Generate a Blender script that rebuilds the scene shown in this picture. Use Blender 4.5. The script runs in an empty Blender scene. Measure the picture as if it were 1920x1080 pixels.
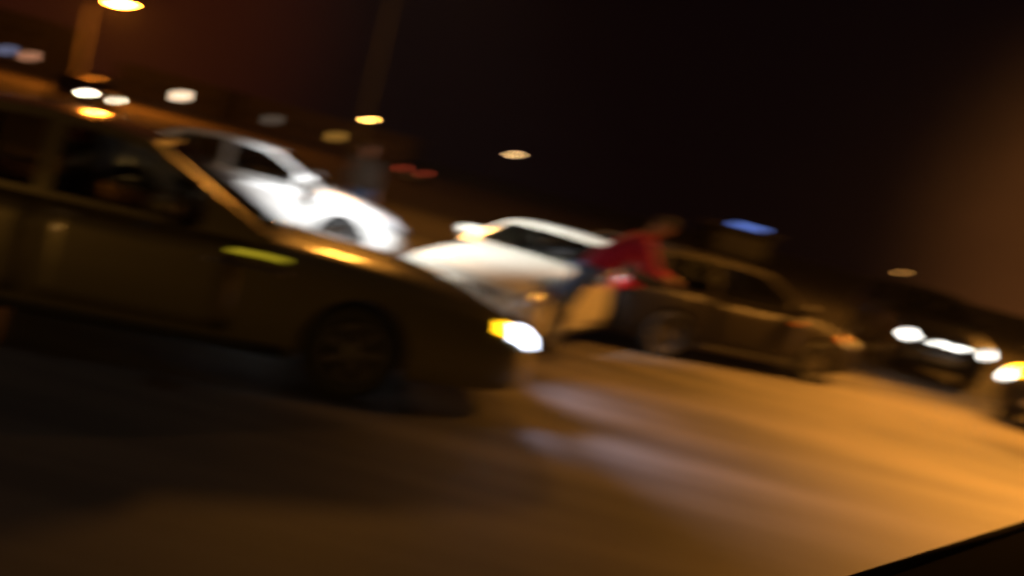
import bpy, bmesh, math, random
from mathutils import Vector, Matrix
R = math.radians
random.seed(7)
sc = bpy.context.scene
COL = sc.collection

# ------------------------------------------------------------ camera, sky, exposure
cam_d = bpy.data.cameras.new('camera'); cam = bpy.data.objects.new('camera', cam_d); COL.objects.link(cam)
cam.location = (0, 0, 1.7)
cam.matrix_world = (Matrix.Translation((0, 0, 1.7)) @ Matrix.Rotation(R(90 - 6.55), 4, 'X') @ Matrix.Rotation(R(14.7), 4, 'Z'))
cam_d.sensor_width = 36; cam_d.lens = 1663 / 1920 * 36
cam_d.clip_start = .05; cam_d.clip_end = 4000
cam_d.dof.use_dof = True                      # the phone's lens had not found focus
cam_d.dof.focus_distance = .75
cam_d.dof.aperture_fstop = 4.4
cam_d.dof.aperture_ratio = .3
sc.camera = cam
sc.view_settings.view_transform = 'Standard'; sc.view_settings.look = 'None'
sc.view_settings.exposure = 0; sc.view_settings.gamma = 1
sc.cycles.volume_bounces = 0
sc.cycles.max_bounces = 6
sc.cycles.use_denoising = True
sc.cycles.sample_clamp_indirect = 4

SUN_EL, SUN_ROT = R(-6), R(200)
w = bpy.data.worlds.new('World'); sc.world = w; w.use_nodes = True
nt = w.node_tree; nt.nodes.clear()
sky = nt.nodes.new('ShaderNodeTexSky'); sky.sky_type = 'NISHITA'; sky.sun_disc = False
sky.sun_elevation = SUN_EL; sky.sun_rotation = SUN_ROT
bgs = nt.nodes.new('ShaderNodeBackground'); bgs.inputs['Strength'].default_value = .02
nt.links.new(sky.outputs[0], bgs.inputs['Color'])
# town glow low over the horizon, strongest to the east where the lit street runs
tc = nt.nodes.new('ShaderNodeTexCoord')
dot = nt.nodes.new('ShaderNodeVectorMath'); dot.operation = 'DOT_PRODUCT'
gd = Vector((.66, .74, .04)).normalized(); dot.inputs[1].default_value = gd
nt.links.new(tc.outputs['Generated'], dot.inputs[0])
mr = nt.nodes.new('ShaderNodeMapRange'); mr.interpolation_type = 'SMOOTHERSTEP'
mr.inputs['From Min'].default_value = .92; mr.inputs['From Max'].default_value = 1.03
nt.links.new(dot.outputs['Value'], mr.inputs['Value'])
nz = nt.nodes.new('ShaderNodeTexNoise'); nz.inputs['Scale'].default_value = 5; nz.inputs['Detail'].default_value = 4
nt.links.new(tc.outputs['Generated'], nz.inputs['Vector'])
mm = nt.nodes.new('ShaderNodeMath'); mm.operation = 'MULTIPLY'
nt.links.new(mr.outputs[0], mm.inputs[0]); nt.links.new(nz.outputs[0], mm.inputs[1])
bgg = nt.nodes.new('ShaderNodeBackground'); bgg.inputs['Color'].default_value = (.26, .082, .018, 1)
nt.links.new(mm.outputs[0], bgg.inputs['Strength'])
bgb = nt.nodes.new('ShaderNodeBackground'); bgb.inputs['Color'].default_value = (.0007, .0003, .0011, 1); bgb.inputs['Strength'].default_value = 1
# a second, redder glow over the town behind the cars
dt2 = nt.nodes.new('ShaderNodeVectorMath'); dt2.operation = 'DOT_PRODUCT'; dt2.inputs[1].default_value = Vector((-.46, .87, .10)).normalized()
nt.links.new(tc.outputs['Generated'], dt2.inputs[0])
mr2 = nt.nodes.new('ShaderNodeMapRange'); mr2.interpolation_type = 'SMOOTHERSTEP'
mr2.inputs['From Min'].default_value = .955; mr2.inputs['From Max'].default_value = 1.01; mr2.inputs['To Max'].default_value = 1
nt.links.new(dt2.outputs['Value'], mr2.inputs['Value'])
bg2 = nt.nodes.new('ShaderNodeBackground'); bg2.inputs['Color'].default_value = (.022, .0035, .0008, 1)
nt.links.new(mr2.outputs[0], bg2.inputs['Strength']); a3 = nt.nodes.new('ShaderNodeAddShader')
a1 = nt.nodes.new('ShaderNodeAddShader'); a2 = nt.nodes.new('ShaderNodeAddShader')
nt.links.new(bgs.outputs[0], a1.inputs[0]); nt.links.new(bgg.outputs[0], a1.inputs[1])
nt.links.new(a1.outputs[0], a2.inputs[0]); nt.links.new(bgb.outputs[0], a2.inputs[1])
wo = nt.nodes.new('ShaderNodeOutputWorld'); nt.links.new(a2.outputs[0], a3.inputs[0]); nt.links.new(bg2.outputs[0], a3.inputs[1]); nt.links.new(a3.outputs[0], wo.inputs['Surface'])

sd = bpy.data.lights.new('moonlight', 'SUN'); sd.energy = .002; sd.angle = R(.5); sd.color = (.7, .8, 1)
so = bpy.data.objects.new('moonlight', sd); COL.objects.link(so); so.rotation_euler = (R(50), 0, R(200))

# ------------------------------------------------------------ materials
HAZE = .0003
MATS = {}
def mat(name, col, rough=.5, metal=0, coat=0, emit=None, estr=0, spec=.5, var=0, vscale=6, bump=0, bscale=60):
    if name in MATS: return MATS[name]
    m = bpy.data.materials.new(name); m.use_nodes = True; n = m.node_tree; b = n.nodes['Principled BSDF']
    b.inputs['Base Color'].default_value = (*col, 1); b.inputs['Roughness'].default_value = rough
    b.inputs['Metallic'].default_value = metal; b.inputs['Coat Weight'].default_value = coat
    b.inputs['Coat Roughness'].default_value = .06; b.inputs['Specular IOR Level'].default_value = spec
    if emit: b.inputs['Emission Color'].default_value = (*emit, 1); b.inputs['Emission Strength'].default_value = estr
    t = n.nodes.new('ShaderNodeTexCoord')
    if var:
        x = n.nodes.new('ShaderNodeTexNoise'); x.inputs['Scale'].default_value = vscale; x.inputs['Detail'].default_value = 6
        n.links.new(t.outputs['Object'], x.inputs['Vector'])
        r = n.nodes.new('ShaderNodeMix'); r.data_type = 'RGBA'
        r.inputs[6].default_value = (*[c * (1 - var) for c in col], 1); r.inputs[7].default_value = (*[min(1, c * (1 + var)) for c in col], 1)
        n.links.new(x.outputs[0], r.inputs[0]); n.links.new(r.outputs[2], b.inputs['Base Color'])
    if bump:
        x = n.nodes.new('ShaderNodeTexNoise'); x.inputs['Scale'].default_value = bscale; x.inputs['Detail'].default_value = 4
        n.links.new(t.outputs['Object'], x.inputs['Vector'])
        u = n.nodes.new('ShaderNodeBump'); u.inputs['Strength'].default_value = bump; u.inputs['Distance'].default_value = .01
        n.links.new(x.outputs[0], u.inputs['Height']); n.links.new(u.outputs[0], b.inputs['Normal'])
    MATS[name] = m; return m

def glass_mat(name, tint):
    m = bpy.data.materials.new(name); m.use_nodes = True; n = m.node_tree; n.nodes.clear()
    t = n.nodes.new('ShaderNodeBsdfTransparent'); t.inputs[0].default_value = (*tint, 1)
    g = n.nodes.new('ShaderNodeBsdfGlossy'); g.inputs['Roughness'].default_value = .04
    f = n.nodes.new('ShaderNodeFresnel'); f.inputs[0].default_value = 1.5
    x = n.nodes.new('ShaderNodeMixShader'); o = n.nodes.new('ShaderNodeOutputMaterial')
    n.links.new(f.outputs[0], x.inputs[0]); n.links.new(t.outputs[0], x.inputs[1]); n.links.new(g.outputs[0], x.inputs[2])
    n.links.new(x.outputs[0], o.inputs[0]); MATS[name] = m; return m

GLASS = glass_mat('tinted_glass', (.35, .37, .38))
RUB = mat('tyre_rubber', (.02, .02, .02), .85, bump=.3)
ALLOY = mat('alloy_rim', (.55, .55, .55), .3, .9)
BLACK = mat('black_plastic', (.02, .02, .022), .5)
CHROME = mat('chrome_trim', (.75, .75, .75), .12, 1)
SEAT = mat('seat_cloth', (.10, .09, .09), .9, var=.3, vscale=30)
PLATE = mat('white_plate', (.75, .75, .72), .4)
LENS_OFF = mat('lamp_lens_unlit', (.55, .57, .6), .1, .3, 1)
HL = mat('headlight_lit', (.8, .85, 1), .2, emit=(.75, .82, 1), estr=10)
HLW = mat('headlight_lit_warm', (1, .9, .7), .2, emit=(1, .84, .58), estr=34)
HLC = mat('headlight_lit_cool', (1, .98, .9), .2, emit=(1, .97, .88), estr=7)
AMB = mat('indicator_lit', (1, .6, .05), .2, emit=(1, .5, .01), estr=7)
AMBX = mat('indicator_lit_strong', (1, .6, .05), .2, emit=(1, .42, .01), estr=16)
AMB0 = mat('indicator_unlit', (.6, .2, .02), .2, 0, 1)
RED0 = mat('tail_lens_unlit', (.35, .01, .01), .15, 0, 1)
REDL = mat('tail_lens_lit', (.8, .02, .01), .2, emit=(1, .12, .05), estr=1.2)

# ------------------------------------------------------------ helpers
def obj(name, bm, m=None, parent=None, smooth=False, loc=None, rotz=None):
    bmesh.ops.recalc_face_normals(bm, faces=bm.faces) if bm.faces else None
    me = bpy.data.meshes.new(name); bm.to_mesh(me); bm.free()
    o = bpy.data.objects.new(name, me); COL.objects.link(o)
    if m: me.materials.append(m)
    if smooth:
        for p in me.polygons: p.use_smooth = True
    if parent: o.parent = parent
    if loc is not None: o.location = loc
    if rotz is not None: o.rotation_euler.z = rotz
    return o
def thing(name, label, cat, loc=(0, 0, 0), rotz=0, group=None):
    o = bpy.data.objects.new(name, None); COL.objects.link(o); o.empty_display_size = .2
    o.location = loc; o.rotation_euler = (0, 0, rotz); o['label'] = label; o['category'] = cat
    if group: o['group'] = group
    return o
def tag(o, label=None, cat=None, group=None, kind=None):
    for k, v in (('label', label), ('category', cat), ('group', group), ('kind', kind)):
        if v: o[k] = v
    return o
def box(bm, x0, x1, y0, y1, z0, z1, bev=0, M=None):
    r = bmesh.ops.create_cube(bm, size=1)
    vs = r['verts']
    for v in vs:
        v.co = Vector(((x0 + x1) / 2 + v.co.x * (x1 - x0), (y0 + y1) / 2 + v.co.y * (y1 - y0), (z0 + z1) / 2 + v.co.z * (z1 - z0)))
        if M: v.co = M @ v.co
    if bev:
        es = list({e for v in vs for e in v.link_edges})
        bmesh.ops.bevel(bm, geom=es, offset=bev, segments=2, affect='EDGES')
    return bm
def bx(*a, bev=0, M=None): return box(bmesh.new(), *a, bev=bev, M=M)
def tube(bm, pts, rads, n=10, cap=True):
    pts = [Vector(p) for p in pts]
    if not hasattr(rads, '__len__'): rads = [rads] * len(pts)
    rings = []
    for i, p in enumerate(pts):
        d = (pts[min(i + 1, len(pts) - 1)] - pts[max(i - 1, 0)]).normalized()
        a = d.cross(Vector((0, 0, 1)) if abs(d.z) < .9 else Vector((1, 0, 0))).normalized(); b = d.cross(a)
        rings.append([bm.verts.new(p + (a * math.cos(2 * math.pi * k / n) + b * math.sin(2 * math.pi * k / n)) * rads[i]) for k in range(n)])
    for r0, r1 in zip(rings, rings[1:]):
        for k in range(n): bm.faces.new((r0[k], r0[(k + 1) % n], r1[(k + 1) % n], r1[k]))
    if cap: bm.faces.new(rings[0]); bm.faces.new(rings[-1][::-1])
    return bm
def lathe_y(bm, prof, n=36, M=None):            # prof: (radius, y), around the Y axis
    rings = []
    for r, y in prof:
        ring = []
        for k in range(n):
            p = Vector((r * math.cos(2 * math.pi * k / n), y, r * math.sin(2 * math.pi * k / n)))
            ring.append(bm.verts.new(M @ p if M else p))
        rings.append(ring)
    for r0, r1 in zip(rings, rings[1:]):
        for k in range(n): bm.faces.new((r0[k], r0[(k + 1) % n], r1[(k + 1) % n], r1[k]))
    bm.faces.new(rings[0]); bm.faces.new(rings[-1])
    return bm
def lerp(a, b, t): return a + (b - a) * t
def curve(pts, x):
    if x <= pts[0][0]: return pts[0][1]
    for (x0, y0), (x1, y1) in zip(pts, pts[1:]):
        if x <= x1:
            t = (x - x0) / (x1 - x0); t = t * t * (3 - 2 * t) if False else t
            return lerp(y0, y1, t)
    return pts[-1][1]
def spot(name, parent, loc, aim, energy, col, size=60, blend=.6, rad=.05):
    l = bpy.data.lights.new(name, 'SPOT'); l.energy = energy; l.color = col; l.spot_size = R(size); l.spot_blend = blend; l.shadow_soft_size = rad
    o = bpy.data.objects.new(name, l); COL.objects.link(o); o.location = loc
    o.rotation_euler = (Vector(aim) - Vector(loc)).to_track_quat('-Z', 'Y').to_euler(); o.parent = parent
    return o
def point(name, parent, loc, energy, col, rad=.1):
    l = bpy.data.lights.new(name, 'POINT'); l.energy = energy; l.color = col; l.shadow_soft_size = rad
    o = bpy.data.objects.new(name, l); COL.objects.link(o); o.location = loc; o.parent = parent
    return o

# ------------------------------------------------------------ ground
def sheet(name, poly, z, m, kind='structure'):
    bm = bmesh.new(); bm.faces.new([bm.verts.new((x, y, z)) for x, y in poly])
    o = obj(name, bm, m); o['kind'] = kind; return o
dirt = mat('dusty_ground', (.05, .042, .035), .95, var=.35, vscale=.3, bump=.6, bscale=8)
def asphalt():
    m = bpy.data.materials.new('asphalt'); m.use_nodes = True; n = m.node_tree; b = n.nodes['Principled BSDF']; L = n.links.new
    t = n.nodes.new('ShaderNodeTexCoord')
    big = n.nodes.new('ShaderNodeTexNoise'); big.inputs['Scale'].default_value = .35; big.inputs['Detail'].default_value = 6
    fine = n.nodes.new('ShaderNodeTexNoise'); fine.inputs['Scale'].default_value = 90; fine.inputs['Detail'].default_value = 3
    mp = n.nodes.new('ShaderNodeMapping'); mp.inputs['Rotation'].default_value = (0, 0, R(-18)); mp.inputs['Scale'].default_value = (.12, 1.6, 1)
    trk = n.nodes.new('ShaderNodeTexNoise'); trk.inputs['Scale'].default_value = 1.1; trk.inputs['Detail'].default_value = 3
    L(t.outputs['Object'], big.inputs['Vector']); L(t.outputs['Object'], fine.inputs['Vector']); L(t.outputs['Object'], mp.inputs['Vector']); L(mp.outputs[0], trk.inputs['Vector'])
    s = n.nodes.new('ShaderNodeMath'); s.operation = 'ADD'; L(big.outputs[0], s.inputs[0]); L(trk.outputs[0], s.inputs[1])
    h = n.nodes.new('ShaderNodeMath'); h.operation = 'MULTIPLY'; h.inputs[1].default_value = .5; L(s.outputs[0], h.inputs[0])
    cr = n.nodes.new('ShaderNodeValToRGB'); cr.color_ramp.elements[0].position = .40; cr.color_ramp.elements[0].color = (.035, .032, .031, 1)
    cr.color_ramp.elements[1].position = .60; cr.color_ramp.elements[1].color = (.12, .108, .095, 1); L(h.outputs[0], cr.inputs[0]); L(cr.outputs[0], b.inputs['Base Color'])
    rr = n.nodes.new('ShaderNodeMapRange'); rr.inputs['To Min'].default_value = .55; rr.inputs['To Max'].default_value = .78; L(h.outputs[0], rr.inputs[0]); L(rr.outputs[0], b.inputs['Roughness'])
    u = n.nodes.new('ShaderNodeBump'); u.inputs['Strength'].default_value = .35; u.inputs['Distance'].default_value = .006; L(fine.outputs[0], u.inputs['Height']); L(u.outputs[0], b.inputs['Normal'])
    return m
sheet('ground', [(-1500, -300), (1500, -300), (1500, 2500), (-1500, 2500)], 0, dirt)
HD = R(20)
def rd(s, t): return (s * math.cos(HD) - t * math.sin(HD), s * math.sin(HD) + t * math.cos(HD))
sheet('road', [rd(-260, -6), rd(260, -6), rd(260, 19), rd(-260, 19)], .004, asphalt())
sheet('lane_line', [(4.6, 14.0), (12.0, 17.75), (11.95, 17.87), (4.55, 14.12)], .008, mat('worn_road_paint', (.30, .28, .24), .7, var=.6, vscale=3))
line_m = mat('worn_road_paint', (.30, .28, .24), .7, var=.6, vscale=3)

# ------------------------------------------------------------ car
def car(label, loc, rotz, paint, L=4.55, W=1.78, H=1.43, k=1.0, hatch=False, front='off', name='parked_car',
        tail='off', group=None, detail=True, amber=None, plate=True, cat='car', glass=None, hood=1.28, fo=.86, rake=.7, amber_front=False, light_bar=False, hlen=.42, rim=None):
    glass = glass or GLASS
    t = thing(name, label, cat, loc, rotz, group)
    hl = L / 2; wf, wr = hl - fo, -hl + .92; rw = .315 * (1 + (k - 1) * .7); ra = rw + .055
    xc, xwt = hl - hood, hl - hood - rake                      # cowl, windscreen top
    if hatch: xrt, xrb = -hl + .42, -hl + .10
    else: xrt, xrb = -hl + 1.35, -hl + .72
    belt = .93 * k
    top = [(-hl, .60 * k), (-hl + .05, .86 * k), (-hl + .12, .99 * k), (-hl + .7, 1.01 * k), (-hl + 1.2, .97 * k), (0, .93 * k), (xc, .96 * k),
           (xc + max(.5, (hood - .45) * .6), .90 * k), (hl - .45, .82 * k), (hl - .16, .73 * k), (hl - .05, .65 * k), (hl, .52 * k)]
    def wid(x):
        a = abs(x) / hl
        return W / 2 * (1 - .07 * a ** 3 - .22 * max(0, (a - .86) / .14) ** 3)
    def zb0(x):
        a = abs(x) / hl
        return (.20 + .06 * max(0, (a - .8) / .2)) * k
    SEC = [(.955, 0), (.985, .10), (1.0, .30), (1.0, .5), (.985, .66), (.975, .78), (.93, .88), (.84, .955), (.6, .99), (.3, 1.0), (0, 1.005)]
    def S(x, s, off=0, arch=False):                     # s: 0..1 along the section on the +y side
        f = s * (len(SEC) - 1); i = min(int(f), len(SEC) - 2); u = f - i
        yy, zz = lerp(SEC[i][0], SEC[i + 1][0], u), lerp(SEC[i][1], SEC[i + 1][1], u)
        zt = curve(top, x); zb = zb0(x); z = zb + zz * (zt - zb); y = yy * wid(x)
        for wx in (wf, wr):
            d = abs(x - wx)
            if arch and d < ra: z = max(z, rw + math.sqrt(ra * ra - d * d) + i * .002)
        if off:
            n = Vector((0, SEC[i + 1][1] - SEC[i][1] + .02, (SEC[i][0] - SEC[i + 1][0]) * 1.4 + .01)).normalized()
            ex = .5 * (1 if x > 0 else -1) * max(0, (abs(x) / hl - .8) / .2)
            return Vector((x + off * ex, y + off * n.y, z + off * n.z))
        return Vector((x, y, z))
    xs = sorted(set([round(-hl + L * i / 60, 4) for i in range(61)] + [round(-hl + v, 4) for v in (.02, .05, .12, .9 - ra)] +
                    [round(hl - v, 4) for v in (.02, .05, .16)] + [round(wx + ra * c, 4) for wx in (wf, wr) for c in (-1.001, -.97, -.88, .88, .97, 1.001)]))
    bm = bmesh.new(); n = len(SEC); rows = []
    for x in xs:
        row = [bm.verts.new(S(x, i / (n - 1), arch=True)) for i in range(n)]
        row += [bm.verts.new(Vector((1, -1, 1)) * S(x, i / (n - 1), arch=True)) for i in range(n - 2, -1, -1)]
        rows.append(row)
    for r0, r1 in zip(rows, rows[1:]):
        for a in range(len(r0) - 1): bm.faces.new((r0[a], r0[a + 1], r1[a + 1], r1[a]))
    bm.faces.new(rows[0]); bm.faces.new(rows[-1][::-1])
    # greenhouse profile
    prof = [(xc + .02, .955 * k), (xwt, H - .045), (xwt - .35, H - .008), (lerp(xwt, xrt, .55), H), (xrt, H - .06), (xrb, .985 * k)]
    Wb, Wt = W / 2 * .93, W / 2 * .73
    def wg(z): return lerp(Wb, Wt, max(0, min(1, (z - belt) / (H - belt))) ** 1.15)
    def strip(i, u, v, off=0):
        x = lerp(prof[i][0], prof[i + 1][0], u); z = lerp(prof[i][1], prof[i + 1][1], u); wy = wg(z)
        bul = (1 - v * v)
        if i == 0: x += bul * .10 * (1 - u * .4)
        if i == len(prof) - 2: x -= bul * .08
        return Vector((x, v * wy, z + bul * .025 + off))
    def grid(bm, f, us, vs, test=lambda u, v: True):
        V = {}
        for i, u in enumerate(us):
            for j, v in enumerate(vs): V[i, j] = bm.verts.new(f(u, v))
        for i in range(len(us) - 1):
            for j in range(len(vs) - 1):
                if test((us[i] + us[i + 1]) / 2, (vs[j] + vs[j + 1]) / 2):
                    try: bm.faces.new((V[i, j], V[i + 1, j], V[i + 1, j + 1], V[i, j + 1]))
                    except ValueError: pass
        loose = [q for q in bm.verts if not q.link_faces]
        bmesh.ops.delete(bm, geom=loose, context='VERTS')
    VV = [-1, -.93, -.6, -.3, 0, .3, .6, .93, 1]
    UU = [0, .04, .35, .65, .94, 1]
    isg = lambda u, v: .04 < u < .94 and abs(v) < .93
    for i in (0, len(prof) - 2): grid(bm, lambda u, v: strip(i, u, v), UU, VV, lambda u, v: not isg(u, v))
    roof = bmesh.new()
    for i in range(1, len(prof) - 2): grid(roof, lambda u, v: strip(i, u, v), [0, .5, 1], VV)
    x0, x1 = prof[-1][0], prof[0][0]
    pz = sorted(prof)
    def side(sgn):
        def f(x, v):
            zt = curve(pz, x); z = lerp(belt - .02, zt, v); return Vector((x, sgn * wg(z), z))
        return f
    mid = lerp(xwt, xrt, .46)
    wins = [(mid + .04, xwt + .38), (xrt - (.02 if hatch else .12) + .1, mid - .04)]
    if hatch: wins[1] = (xrt + .30, mid - .04)
    xx = sorted(set([x0, x1] + [lerp(x0, x1, i / 26) for i in range(27)] + [q for w2 in wins for q in w2]))
    vv = [0, .08, .3, .6, .88, 1]
    inw = lambda x, v, q=None: any(a < x < b for a, b in (wins if q is None else [wins[q]])) and .08 < v < .88
    for sgn in (1, -1): grid(bm, side(sgn), xx, vv, lambda x, v: not inw(x, v))
    bmesh.ops.remove_doubles(bm, verts=bm.verts, dist=.0005)
    body = obj('body', bm, paint, t, True)
    md = body.modifiers.new('split', 'EDGE_SPLIT'); md.split_angle = R(42)
    obj('roof', roof, paint, t, True)
    for i, nm in ((0, 'windscreen'), (len(prof) - 2, 'rear_window')):
        g = bmesh.new(); grid(g, lambda u, v: strip(i, u, v, -.003), UU, VV, isg); obj(nm, g, glass, t, True)
    for sgn in (1, -1):
        for q in (0, 1):
            g = bmesh.new(); grid(g, side(sgn), xx, vv, lambda x, v: inw(x, v, q)); obj('side_window', g, glass, t, True)
    def patch(name, x0, x1, s0, s1, off, m, sgn, nx=8, ns=6, parent=t, arch=False, thick=.012):
        g = bmesh.new(); V = [[[None] * (ns + 1) for _ in range(nx + 1)] for _ in range(2)]
        for lay in (0, 1):
            for i in range(nx + 1):
                for j in range(ns + 1):
                    p = S(lerp(x0, x1, i / nx), lerp(s0, s1, j / ns), off - lay * thick, arch); p.y *= sgn
                    V[lay][i][j] = g.verts.new(p)
        for i in range(nx):
            for j in range(ns):
                for lay in (0, 1): g.faces.new((V[lay][i][j], V[lay][i + 1][j], V[lay][i + 1][j + 1], V[lay][i][j + 1]))
        for i in range(nx):
            for j in (0, ns): g.faces.new((V[0][i][j], V[0][i + 1][j], V[1][i + 1][j], V[1][i][j]))
        for j in range(ns):
            for i in (0, nx): g.faces.new((V[0][i][j], V[0][i][j + 1], V[1][i][j + 1], V[1][i][j]))
        return obj(name, g, m, parent, True)
    hm = {'off': LENS_OFF, 'on': HL, 'warm': HLW, 'cool': HLC}[front]
    for sgn in (1, -1):
        patch('headlight', hl - hlen, hl - .05, .46, .66, .012, hm, sgn)
        if amber_front: patch('indicator', hl - .42, hl - .05, .67, .76, .02, amber, sgn)
        else: patch('indicator', hl - hlen - .13, hl - hlen - .02, .48, .60, .012, (amber or AMB0), sgn, 3, 3)
        patch('tail_light', -hl + .03, -hl + .30, .46, .70, .012, REDL if tail == 'on' else RED0, sgn)
        if detail:
            patch('side_skirt', wr + ra + .06, wf - ra - .06, .0, .10, .012, BLACK, sgn)
            for a, b in ((mid + .02, xwt + .66), (wr + ra + .02, mid - .02)):
                d = patch('door', a, b, .12, .64, .007, paint, sgn, 8, 8)
                h = bx(a + .06, a + .22, 0, .03, 0, .025, bev=.008)
                pz_ = S(a + .1, .56, .02)
                for v in h.verts: v.co.y = sgn * (v.co.y + pz_.y); v.co.z += pz_.z
                obj('door_handle', h, CHROME, d)
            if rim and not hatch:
                patch('side_repeater', wf - ra - .55, wf - ra - .18, .545, .575, .014, mat('repeater_lit', (.8, .7, .1), .3, emit=(.75, .62, .03), estr=.45), sgn, 4, 2)  # glowing strip stands in for a yellow reflection glint on the car's side
                patch('side_moulding', wf - ra - .72, wf - ra - .16, .455, .48, .014, CHROME, sgn, 6, 2)
            else: patch('fender_trim', wf - ra - .28, wf - ra - .14, .50, .54, .012, AMB0, sgn, 2, 2)
            mx = xc - .18 - max(0, hood - 1.28) * .6
            mm_ = bx(mx - .09, mx + .10, W / 2 * .96, W / 2 * .96 + .2, belt + .03, belt + .17, bev=.03)
            tube(mm_, [(mx, Wb - .05, belt + .0), (mx, W / 2 * .98, belt + .08)], .025, 8)
            for v in mm_.verts: v.co.y *= sgn
            wm = obj('wing_mirror', mm_, paint, t, True)
            g = bx(mx - .096, mx - .088, W / 2 * .96 + .02, W / 2 * .96 + .18, belt + .05, belt + .15)
            for v in g.verts: v.co.y *= sgn
            obj('mirror_glass', g, CHROME, wm)
    # bumpers, grille, plates
    fz = .24 * k
    for e, nm in ((1, 'front_bumper'), (-1, 'rear_bumper')):
        g = bmesh.new(); pts = []
        for i in range(17):
            a = lerp(-1, 1, i / 16); pts.append((e * (hl + .03 - .26 * abs(a) ** 3.2), a * W / 2 * .93, .40 * k))
        rr_ = []
        for p in pts:
            rr_.append([g.verts.new((p[0] + e * dx, p[1], p[2] + dz * k)) for dx, dz in ((-.09, -.17), (-.01, -.15), (.02, -.06), (.015, .05), (-.04, .10), (-.10, .10))])
        for r0, r1 in zip(rr_, rr_[1:]):
            for a in range(6): g.faces.new((r0[a], r0[(a + 1) % 6], r1[(a + 1) % 6], r1[a]))
        g.faces.new(rr_[0]); g.faces.new(rr_[-1][::-1])
        b_ = obj(nm, g, paint, t, True)
        if plate: obj('number_plate', bx(e * (hl + .05) - .006, e * (hl + .05) + .006, -.26, .26, .34 * k, .34 * k + .11), PLATE, b_)
        if e == 1 and detail: obj('air_intake', bx(hl + .044, hl + .056, -.5, .5, .255 * k, .32 * k, bev=.004), BLACK, b_)
    g = bx(hl - .05, hl + .015, -.42, .42, .535 * k, .635 * k, bev=.01); gr = obj('grille', g, BLACK, t)
    g = bmesh.new()
    for q in range(3): box(g, hl + .010, hl + .024, -.40, .40, (.548 + .03 * q) * k, (.556 + .03 * q) * k)
    obj('grille_bar', g, CHROME, gr)
    if light_bar:
        for q in (-.26, .02, .22): obj('driving_lamp', bx(hl + .03, hl + .06, q - .07, q + .07, .60 * k, .65 * k, bev=.012), HLC, t)
    # underbody, seats, wheels
    g = bx(-hl + .15, hl - .15, -W / 2 * .62, W / 2 * .62, .19 * k, .5 * k); box(g, wr + ra, wf - ra, -W / 2 * .93, W / 2 * .93, .205 * k, .4 * k)
    obj('underbody', g, BLACK, t)
    for sx in ((mid + .35), (mid - .62)):
        for sy in (-.38, .38):
            g = bx(sx - .26, sx + .26, sy - .24, sy + .24, .4 * k, .56 * k, bev=.05)
            box(g, sx - .36, sx - .22, sy - .23, sy + .23, .5 * k, 1.08 * k, bev=.05)
            box(g, sx - .35, sx - .25, sy - .12, sy + .12, 1.11 * k, 1.27 * k, bev=.04)
            obj('car_seat', g, SEAT, t, True)
    g = bx(xc - .75, xc - .1, -W / 2 * .85, W / 2 * .85, .7 * k, .93 * k, bev=.05); obj('dashboard', g, BLACK, t)
    for wx in (wf, wr):
        for sgn in (1, -1):
            y = sgn * (W / 2 - .115)
            M = Matrix.Translation((wx, y, rw)) @ Matrix.Scale(sgn, 4, (0, 1, 0))
            g = lathe_y(bmesh.new(), [(.05, -.09), (.14, -.09), (.14, -.05), (.05, -.05)], 24, M)
            hub = obj('wheel', g, BLACK, t)
            q = rw
            g = lathe_y(bmesh.new(), [(q * .66, -.10), (q * .9, -.105), (q * .985, -.085), (q, -.05), (q, .05), (q * .985, .085), (q * .9, .105), (q * .66, .095), (q * .64, .0)], 40, M)
            obj('tyre', g, RUB, hub, True)
            g = bmesh.new()
            lathe_y(g, [(q * .66, -.08), (q * .665, .085), (q * .60, .088), (q * .58, .06), (q * .57, -.07)], 40, M)
            for s in range(7):
                A = M @ Matrix.Rotation(2 * math.pi * s / 7, 4, 'Y')
                box(g, .03, q * .6, .045, .075, -.022, .022, M=A)
            lathe_y(g, [(.055, .03), (.055, .085), (.02, .09)], 16, M)
            obj('rim', g, rim or ALLOY, hub)
    return t

PB = mat('bronze_paint', (.16, .14, .075), .32, .5, 1)
PW = mat('white_paint', (.82, .82, .80), .3, 0, 1)
PI_ = mat('ivory_paint', (.80, .77, .64), .4, 0, 1)
PD = mat('dark_brown_paint', (.016, .013, .011), .5, .1, 0, spec=.25)
PG = mat('charcoal_paint', (.05, .05, .055), .3, .5, 1)

def at(c, hd, s, n):           # point s ahead and n to the left of a heading
    return (c[0] + s * math.cos(hd) - n * math.sin(hd), c[1] + s * math.sin(hd) + n * math.cos(hd), 0)

# near bronze car, front right corner near (-.25, 6.3), heading 20 degrees
H1 = R(18)
c1 = at((.36, 6.28), H1, -2.7, .89)
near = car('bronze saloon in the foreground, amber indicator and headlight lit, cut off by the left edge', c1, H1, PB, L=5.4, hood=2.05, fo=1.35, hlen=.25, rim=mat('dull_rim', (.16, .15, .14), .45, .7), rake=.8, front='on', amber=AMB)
for sgn in (1, -1):
    spot('headlight_beam', near, (2.67, sgn * .62, .66), (8.25, sgn * 1.2 - 2.6, -.4), 150, (.66, .70, 1), 95, 1)
spot('headlight_beam', near, (2.71, -.62, .62), (2.87, -1.1, 0), 16, (.62, .68, 1), 48, 1)
# white car behind it
H3 = R(12)
c3 = at((-1.65, 12.3), H3, -2.25, .88)
car('brightly lit white car beyond the bonnet of the bronze saloon', c3, H3, PW, H=1.36)
# ivory car, facing the camera
HI = R(-112)
ci = at((-.55, 9.1), HI, -2.4, 0)
car('ivory car facing the camera, between the bronze saloon and the person in red', ci, HI, PI_, L=4.8, H=1.27, k=.95, hood=1.6, rake=.85)
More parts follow.
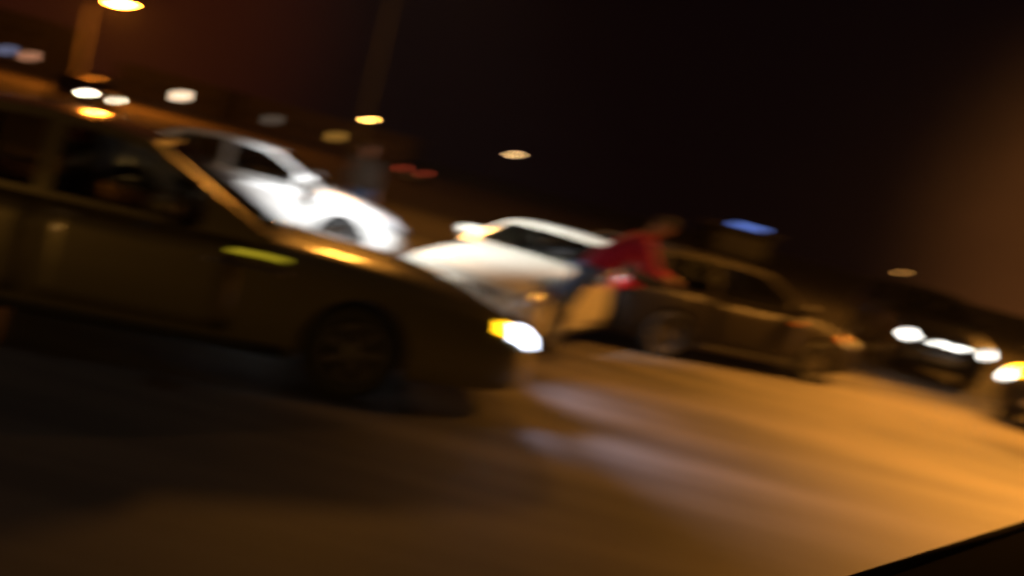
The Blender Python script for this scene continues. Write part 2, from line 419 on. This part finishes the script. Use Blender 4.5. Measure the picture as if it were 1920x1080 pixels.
# dark brown car that the person leans on
H2 = R(27)
c2 = at((5.3, 13.0), H2, -2.25, .86)
car('dark brown hatchback that the person in the red shirt leans on', c2, H2, PD, rim=MATS['dull_rim'], L=4.5, W=1.7, H=1.42, hatch=True)
# oncoming pickup-height car with its headlights on
suv = car('dark off-roader facing the camera with its white headlights on, behind the hatchback at right', (8.85, 19.7, 0), R(-96), PG, L=4.6, W=1.85, H=1.78, k=1.25, hatch=True, front='cool', light_bar=True, hlen=.26)
# car at right edge
HR = R(-140)
cr_ = at((8.35, 13.3), HR, -2.2, .0)
car('car at the right edge showing only its lit front corner with an amber indicator', (10.05, 14.85, 0), HR, PG, k=1.2, H=1.7, hatch=True, front='cool', amber=AMBX, amber_front=True)
# approaching car far left
car('distant car with warm white headlights on, far behind the white car at upper left', (-24.0, 46, 0), R(-38), PG, front='warm', detail=False)
car('distant dark car with dim red tail lights, beyond the white car', (-8.5, 60, 0), R(100), PG, tail='on', detail=False)

# ------------------------------------------------------------ street lamps
POLE = mat('galvanised_pole', (.02, .02, .02), .6, .3)
def lamp(label, base, h, arm, col, estr, energy, size=1.0, ang=150, kind='street_lamp', aim=None, group=None, cat='street lamp', soft=.15, thin=1):
    t = thing(kind, label, cat, (base[0], base[1], 0), 0, group)
    ax, ay = arm
    g = tube(bmesh.new(), [(0, 0, 0), (0, 0, .35), (0, 0, .36), (0, 0, h - .6)], [.14 * thin, .14 * thin, .09 * thin, .055 * thin], 12); obj('pole', g, POLE, t, True)
    pts = [(0, 0, h - .6), (ax * .08, ay * .08, h - .25), (ax * .3, ay * .3, h - .03), (ax * .8, ay * .8, h + .08)]
    obj('arm', tube(bmesh.new(), pts, .04, 8), POLE, t, True)
    M = Matrix.Translation((ax, ay, h + .08)) @ Matrix.Rotation(math.atan2(ay, ax), 4, 'Z') @ Matrix.Scale(size, 4)
    hd = obj('lamp_head', bx(-.35, .35, -.14, .14, -.02, .11, bev=.04, M=M), POLE, t, True)
    g = bmesh.new(); bmesh.ops.create_uvsphere(g, u_segments=16, v_segments=8, radius=1)
    for v in g.verts: v.co = M @ Vector((v.co.x * .26, v.co.y * .11, v.co.z * .07 - .035))
    obj('lamp_lens', g, mat('lens_%d' % len(MATS), col, .3, emit=col, estr=estr), hd, True)
    if energy:
        p = (ax, ay, h - .12 * size)
        if ang: spot('lamp_light', t, p, aim or (ax, ay, 0), energy, col, ang, .9, soft)
        else: point('lamp_light', t, p, energy, col, .15)
    return t
SOD = (1, .38, .05)
G1 = 'street lamps along the road'
lamp('sodium street lamp glaring orange at the top left corner of the view', (-34, 64), 6.95, (2.0, 0), (1, .26, .02), 420, 7000, 2.8, 0, group=G1)
lamp('small amber street lamp standing over the white car', (-45.4, 215), 7.6, (2, 0), (1, .5, .1), 200, 0, 2.0, group=G1)
lamp('faint amber street lamp, the farthest to the right of the row', (-9, 200), 7.9, (2, 0), (1, .6, .25), 30, 0, 2.4, group=G1)
lamp('warm white street lamp at far left under the big orange one', (-166, 300), 8.2, (2, 0), (1, .7, .4), 200, 0, 3.2, group=G1)
lamp('sodium street lamp behind the camera, lighting the near side of the bronze saloon', (-11, -26), 8, (2, 0), (1, .5, .12), 12, 4800, 1, 0, group=G1)  # added out of view to bring dim amber onto the saloon's side
lamp('tall street lamp whose pole rises behind the white car and the pedestrian', (-5.6, 27), 9.5, (1.4, -1.4), SOD, 30, 2400, 1, 150, aim=(2, -8, 0), soft=.7, thin=.6, group=G1)  # added to put an amber sheen on the saloon's bonnet
lamp('faint low amber street lamp far off above the off-roader', (165, 400), 7.2, (2, 0), (1, .45, .1), 9, 0, 4.5, group=G1)
# sodium lamp just out of view on the right: it lights the open road
lamp('tall sodium street lamp by the road out of view on the right', (12.3, 13), 9, (-2.6, 0), SOD, 60, 19500, 1, 71, aim=(-5.4, -2.7, 0), group=G1)
lamp('sodium street lamp farther along on the right', (23, 30), 8, (-2, 0), SOD, 60, 6000, 1, 0, group=G1)
# added white lamp on an unseen mast, brightening the white and ivory cars
fl = lamp('white floodlight on a mast beside the road', (-6.0, 6.2), 9, (1.6, .5), (.97, .98, 1), 40, 17000, 1.2, 35, kind='floodlight', aim=(5.0, 5.9, .6), cat='floodlight')

# ------------------------------------------------------------ people
def skin(name, verts, edges, rad, m, parent, lvl=2):
    me = bpy.data.meshes.new('tmp'); me.from_pydata(verts, edges, [])
    o = bpy.data.objects.new('tmp', me); COL.objects.link(o)
    mo = o.modifiers.new('s', 'SKIN'); mo.use_smooth_shade = True
    for i, v in enumerate(me.skin_vertices[0].data):
        r = rad[i]; v.radius = r if hasattr(r, '__len__') else (r, r); v.use_root = (i == 0)
    ss = o.modifiers.new('u', 'SUBSURF'); ss.levels = lvl; ss.render_levels = lvl
    dg = bpy.context.evaluated_depsgraph_get(); dg.update()
    nm = bpy.data.meshes.new_from_object(o.evaluated_get(dg)); nm.name = name
    bpy.data.objects.remove(o)
    for p in nm.polygons: p.use_smooth = True
    nm.materials.clear(); nm.materials.append(m)
    q = bpy.data.objects.new(name, nm); COL.objects.link(q); q.parent = parent
    return q
SKIN = mat('skin', (.38, .2, .13), .6)
HAIR = mat('dark_hair', (.02, .015, .012), .7, bump=.5)
def person(label, loc, rotz, J, shirt, trousers, group=None, seated=False):
    """J: joints by name, in the person's own frame (x forward, y left, z up)"""
    t = thing('person', label, 'person', loc, rotz, group)
    J = {k_: Vector(v) for k_, v in J.items()}
    V, E_, Rr = [], [], []
    def add(p, r, frm=None):
        V.append(Vector(p)); Rr.append(r); i = len(V) - 1
        if frm is not None: E_.append((frm, i))
        return i
    pel = add(J['pelvis'], (.12, .09)); ch = add(J['chest'], (.13, .09), add(lerp(J['pelvis'], J['chest'], .5), (.11, .08), pel))
    nk = add(J['neck'], .06, ch); hd = J['head']; up = (hd - J['neck']).normalized()
    h0 = add(hd - up * .07, (.085, .09), nk); h1 = add(hd + up * .02, (.105, .115), h0); add(hd + up * .10, (.08, .09), h1)
    for s in ('l', 'r'):
        sh = add(J['sh_' + s], .042, ch); el = add(J['el_' + s], .042, add(lerp(J['sh_' + s], J['el_' + s], .5), .05, sh))
        wr_ = add(J['wr_' + s], .028, add(lerp(J['el_' + s], J['wr_' + s], .4), .04, el))
        d = (J['wr_' + s] - J['el_' + s]).normalized(); lat = d.cross(Vector((0, 0, 1)) if abs(d.z) < .9 else Vector((1, 0, 0))).normalized()
        pm = add(J['wr_' + s] + d * .06, (.042, .018), wr_)
        dn = d.cross(lat)
        if dn.z > 0: dn = -dn
        for q, ln in zip((-1.5, -.5, .5, 1.5), (.07, .085, .08, .062)):
            a = add(J['wr_' + s] + d * .1 + lat * q * .021, .01, pm); b = add(V[a] + d * ln * .55 + dn * .01, .009, a); add(V[b] + d * ln * .4 + dn * .022, .008, b)
        th = add(J['wr_' + s] + d * .05 - lat * .05, .012, pm); add(V[th] + d * .045 - lat * .02 + dn * .01, .010, th)
        hp = add(J['hip_' + s], .09, pel); kn = add(J['kn_' + s], .055, add(lerp(J['hip_' + s], J['kn_' + s], .45), .078, hp))
        an = add(J['an_' + s], .038, add(lerp(J['kn_' + s], J['an_' + s], .35), .055, kn)); add(J['toe_' + s], (.045, .03), an)
    body = skin('body', V, E_, Rr, SKIN, t)
    # face: nose, ears, eyes
    fw = (Vector((1, 0, 0)) - up * up.x).normalized(); lf = up.cross(fw)
    for c, r, nm_ in ((hd + fw * .105 - up * .01, .016, 'nose'), (hd + lf * .082, .026, 'ear'), (hd - lf * .082, .026, 'ear')):
        g = bmesh.new()
        bmesh.ops.create_uvsphere(g, u_segments=10, v_segments=8, radius=r, matrix=Matrix.Translation(c))
        obj(nm_, g, SKIN, body, True)
    for s in (1, -1):
        g = bmesh.new(); bmesh.ops.create_uvsphere(g, u_segments=10, v_segments=8, radius=.012, matrix=Matrix.Translation(hd + fw * .078 + lf * .032 * s + up * .015))
        obj('eye', g, mat('eye_white', (.6, .6, .6), .2), body, True)
    g = bmesh.new(); bmesh.ops.create_uvsphere(g, u_segments=20, v_segments=14, radius=1)
    bmesh.ops.delete(g, geom=[v for v in g.verts if v.co.z < -.1 and v.co.x > -.3 or v.co.z < -.55], context='VERTS')
    for v in g.verts: v.co = hd + up * .035 + fw * (v.co.x * .1 - .012) + lf * v.co.y * .091 + up * v.co.z * .105
    obj('hair', g, HAIR, t, True)
    # clothes
    V2, E2, R2 = [], [], []
    def ad(p, r, frm=None):
        V2.append(Vector(p)); R2.append(r); i = len(V2) - 1
        if frm is not None: E2.append((frm, i))
        return i
    a = ad(lerp(J['pelvis'], J['chest'], -.12), (.20, .165)); b = ad(lerp(J['pelvis'], J['chest'], .5), (.205, .17), a); c = ad(J['chest'], (.235, .185), b)
    ad(lerp(J['chest'], J['neck'], .75), .075, c)
    for s in ('l', 'r'):
        d = ad(J['sh_' + s], .1, c); e = ad(lerp(J['sh_' + s], J['el_' + s], .55), .07, d); f = ad(J['el_' + s], .058, e); ad(lerp(J['el_' + s], J['wr_' + s], .7), .048, f)
    skin('shirt', V2, E2, R2, shirt, t)
    V2, E2, R2 = [], [], []
    a = ad(J['pelvis'] + (J['chest'] - J['pelvis']) * .06, (.165, .125))
    for s in ('l', 'r'):
        b = ad(J['hip_' + s], .118, a); c = ad(lerp(J['hip_' + s], J['kn_' + s], .5), .108, b); d = ad(J['kn_' + s], .09, c); ad(lerp(J['kn_' + s], J['an_' + s], .93), .06, d)
    skin('trousers', V2, E2, R2, trousers, t)
    for s in ('l', 'r'):
        a, b = J['an_' + s], J['toe_' + s]; d = (b - a); d.z = 0; d = d.normalized(); sd_ = Vector((-d.y, d.x, 0)); z0 = min(a.z, b.z) - .05
        g = bmesh.new(); M = Matrix((( d.x, sd_.x, 0, a.x), (d.y, sd_.y, 0, a.y), (0, 0, 1, z0), (0, 0, 0, 1)))
        box(g, -.08, .20, -.047, .047, 0, .075, bev=.03, M=M); obj('shoe', g, BLACK, t, True)
    return t
RED = mat('red_cotton', (.45, .012, .075), .85, var=.2, vscale=14, bump=.3, bscale=30)
JEAN = mat('blue_denim', (.12, .2, .42), .9, var=.3, vscale=20, bump=.3)
GREY = mat('grey_cotton', (.13, .12, .11), .9, var=.2, vscale=14)
def lean():
    return dict(pelvis=(.50, 0, .93), chest=(.86, 0, 1.27), neck=(1.03, 0, 1.42), head=(1.11, 0, 1.50),
                sh_l=(.93, .19, 1.30), sh_r=(.93, -.19, 1.30), el_l=(1.08, .28, 1.06), el_r=(1.06, -.30, 1.07),
                wr_l=(1.30, .16, 1.00), wr_r=(1.30, -.10, 1.02),
                hip_l=(.49, .09, .88), hip_r=(.49, -.09, .88), kn_l=(.36, .11, .48), kn_r=(.18, -.1, .53),
                an_l=(.12, .11, .09), an_r=(-.22, -.1, .11), toe_l=(.29, .12, .04), toe_r=(-.06, -.11, .04))
person('person in a red shirt and blue jeans leaning forward onto the hatchback', (.22, 9.55, 0), R(8), {k_: tuple(1.1 * c_ for c_ in v_) for k_, v_ in lean().items()}, RED, JEAN)
def stand():
    return dict(pelvis=(0, 0, .95), chest=(.02, 0, 1.3), neck=(.02, 0, 1.5), head=(.04, 0, 1.64),
                sh_l=(.02, .19, 1.42), sh_r=(.02, -.19, 1.42), el_l=(-.02, .25, 1.13), el_r=(-.02, -.25, 1.13),
                wr_l=(.08, .24, .88), wr_r=(.08, -.24, .88), hip_l=(0, .09, .9), hip_r=(0, -.09, .9), kn_l=(.02, .11, .5), kn_r=(.02, -.11, .5),
                an_l=(-.02, .12, .09), an_r=(-.02, -.12, .09), toe_l=(.15, .14, .04), toe_r=(.15, -.14, .04))
person('person in a grey top standing behind the bonnet of the white car', (-2.9, 15.0, 0), R(-80), stand(), GREY, JEAN)

# ------------------------------------------------------------ distant buildings and lights
PLAS = mat('weathered_render', (.10, .085, .07), .9, var=.2, vscale=1)
PANE = mat('dark_pane', (.02, .02, .025), .1)
WFR = mat('window_frame', (.2, .2, .2), .6)
def house(label, x, y, w_, d_, h_, rz, lit=()):
    t = thing('stone_house', label, 'house', (x, y, 0), rz)
    obj('wall', bx(-w_ / 2, w_ / 2, 0, d_, 0, h_), PLAS, t)
    obj('roof', bx(-w_ / 2 - .15, w_ / 2 + .15, -.15, d_ + .15, h_ + .003, h_ + .35), PLAS, t)
    nf = int(h_ // 3); nx = int(w_ // 3)
    for f in range(nf):
        for i in range(nx):
            cx = -w_ / 2 + (i + .5) * w_ / nx; z0 = f * 3 + 1
            fr = obj('window', bx(cx - .6, cx + .6, -.05, -.003, z0, z0 + 1.4), WFR, t)
            e = (f, i) in dict(lit)
            c_, s_ = dict(lit).get((f, i), ((0, 0, 0), 0))
            obj('pane', bx(cx - .52, cx + .52, -.07, -.053, z0 + .08, z0 + 1.32), mat('lit_pane_%d' % len(MATS), c_, .3, emit=c_, estr=s_) if e else PANE, fr)
    return t
house('two storey flat roofed stone house with faintly lit windows at far left', -77, 120, 16, 10, 6.6, 0, {(0, 4): ((1, .45, .25), 1), (0, 3): ((.5, .6, 1), .5)}.items())
house('stone house with one warm lit window, beyond the car with warm headlights', -50.5, 118, 14, 10, 3.8, 0, {(0, 2): ((1, .75, .5), 4)}.items())
house('long low stone house with dim amber and grey lit windows behind the white car', -30, 122, 24, 10, 3.8, 0, {(0, 1): ((.6, .6, .5), .2), (0, 4): ((1, .55, .1), .5)}.items())

# blue lit sign on a kiosk
def kiosk():
    t = thing('kiosk', 'dark roadside kiosk with a blue lit strip sign on its roof edge', 'kiosk', (10.4, 44, 0), R(5))
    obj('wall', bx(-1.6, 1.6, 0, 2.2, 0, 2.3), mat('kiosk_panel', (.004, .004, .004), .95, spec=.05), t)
    obj('roof', bx(-1.8, 1.8, -.3, 2.4, 2.303, 2.42, bev=.03), POLE, t)
    obj('counter', bx(-1.3, 1.3, -.3, -.003, .95, 1.02), POLE, t); obj('shutter', bx(-1.3, 1.3, -.05, -.003, 1.1, 2.05), POLE, t)
    obj('sign', bx(-.85, .85, -.42, -.303, 2.46, 2.62, bev=.03), mat('blue_sign', (.2, .4, 1), .3, emit=(.12, .3, 1), estr=.9), t)
kiosk()

# ------------------------------------------------------------ the door sill of the car the camera is in
def ledge():
    p0, p1 = Vector((.42, .88, 1.4)), Vector((.82, 1.29, 1.4))
    d = (p1 - p0).normalized(); n = Vector((-d.y, d.x, 0)).normalized()
    t = thing('car_door', 'dark window ledge of the car the view is taken from, at the bottom right corner', 'car door')
    g = bmesh.new(); up = Vector((0, 0, 1)); rows = []
    sec = [(0, -.5), (.012, -.03), (.006, -.006), (-.012, 0), (-.10, -.004), (-.7, -.06), (-.72, -.5)]
    for i in range(9):
        c = lerp(p0 - d * .8, p1 + d * .8, i / 8)
        rows.append([g.verts.new(c + n * a + up * b) for a, b in sec])
    for r0, r1 in zip(rows, rows[1:]):
        for a in range(len(sec)): g.faces.new((r0[a], r0[(a + 1) % len(sec)], r1[(a + 1) % len(sec)], r1[a]))
    g.faces.new(rows[0]); g.faces.new(rows[-1][::-1])
    obj('door_panel', g, mat('door_trim', (.004, .0025, .0025), .9, spec=.02), t, True)
    g = tube(bmesh.new(), [p0 - d * .8 + up * .0, p1 + d * .8 + up * .0], .006, 8); obj('window_seal', g, mat('seal_rubber', (.006, .005, .005), .9, spec=.1), t, True)
ledge()

# ------------------------------------------------------------ night haze
def haze():
    o = obj('haze', bx(-400, 400, -60, 420, -1, 30)); o['kind'] = 'stuff'
    m = bpy.data.materials.new('haze'); m.use_nodes = True; n = m.node_tree; n.nodes.clear()
    v = n.nodes.new('ShaderNodeVolumePrincipled'); v.inputs['Color'].default_value = (.9, .9, .9, 1); v.inputs['Density'].default_value = HAZE
    v.inputs['Anisotropy'].default_value = .3
    q = n.nodes.new('ShaderNodeOutputMaterial'); n.links.new(v.outputs[0], q.inputs['Volume']); o.data.materials.append(m)
haze()
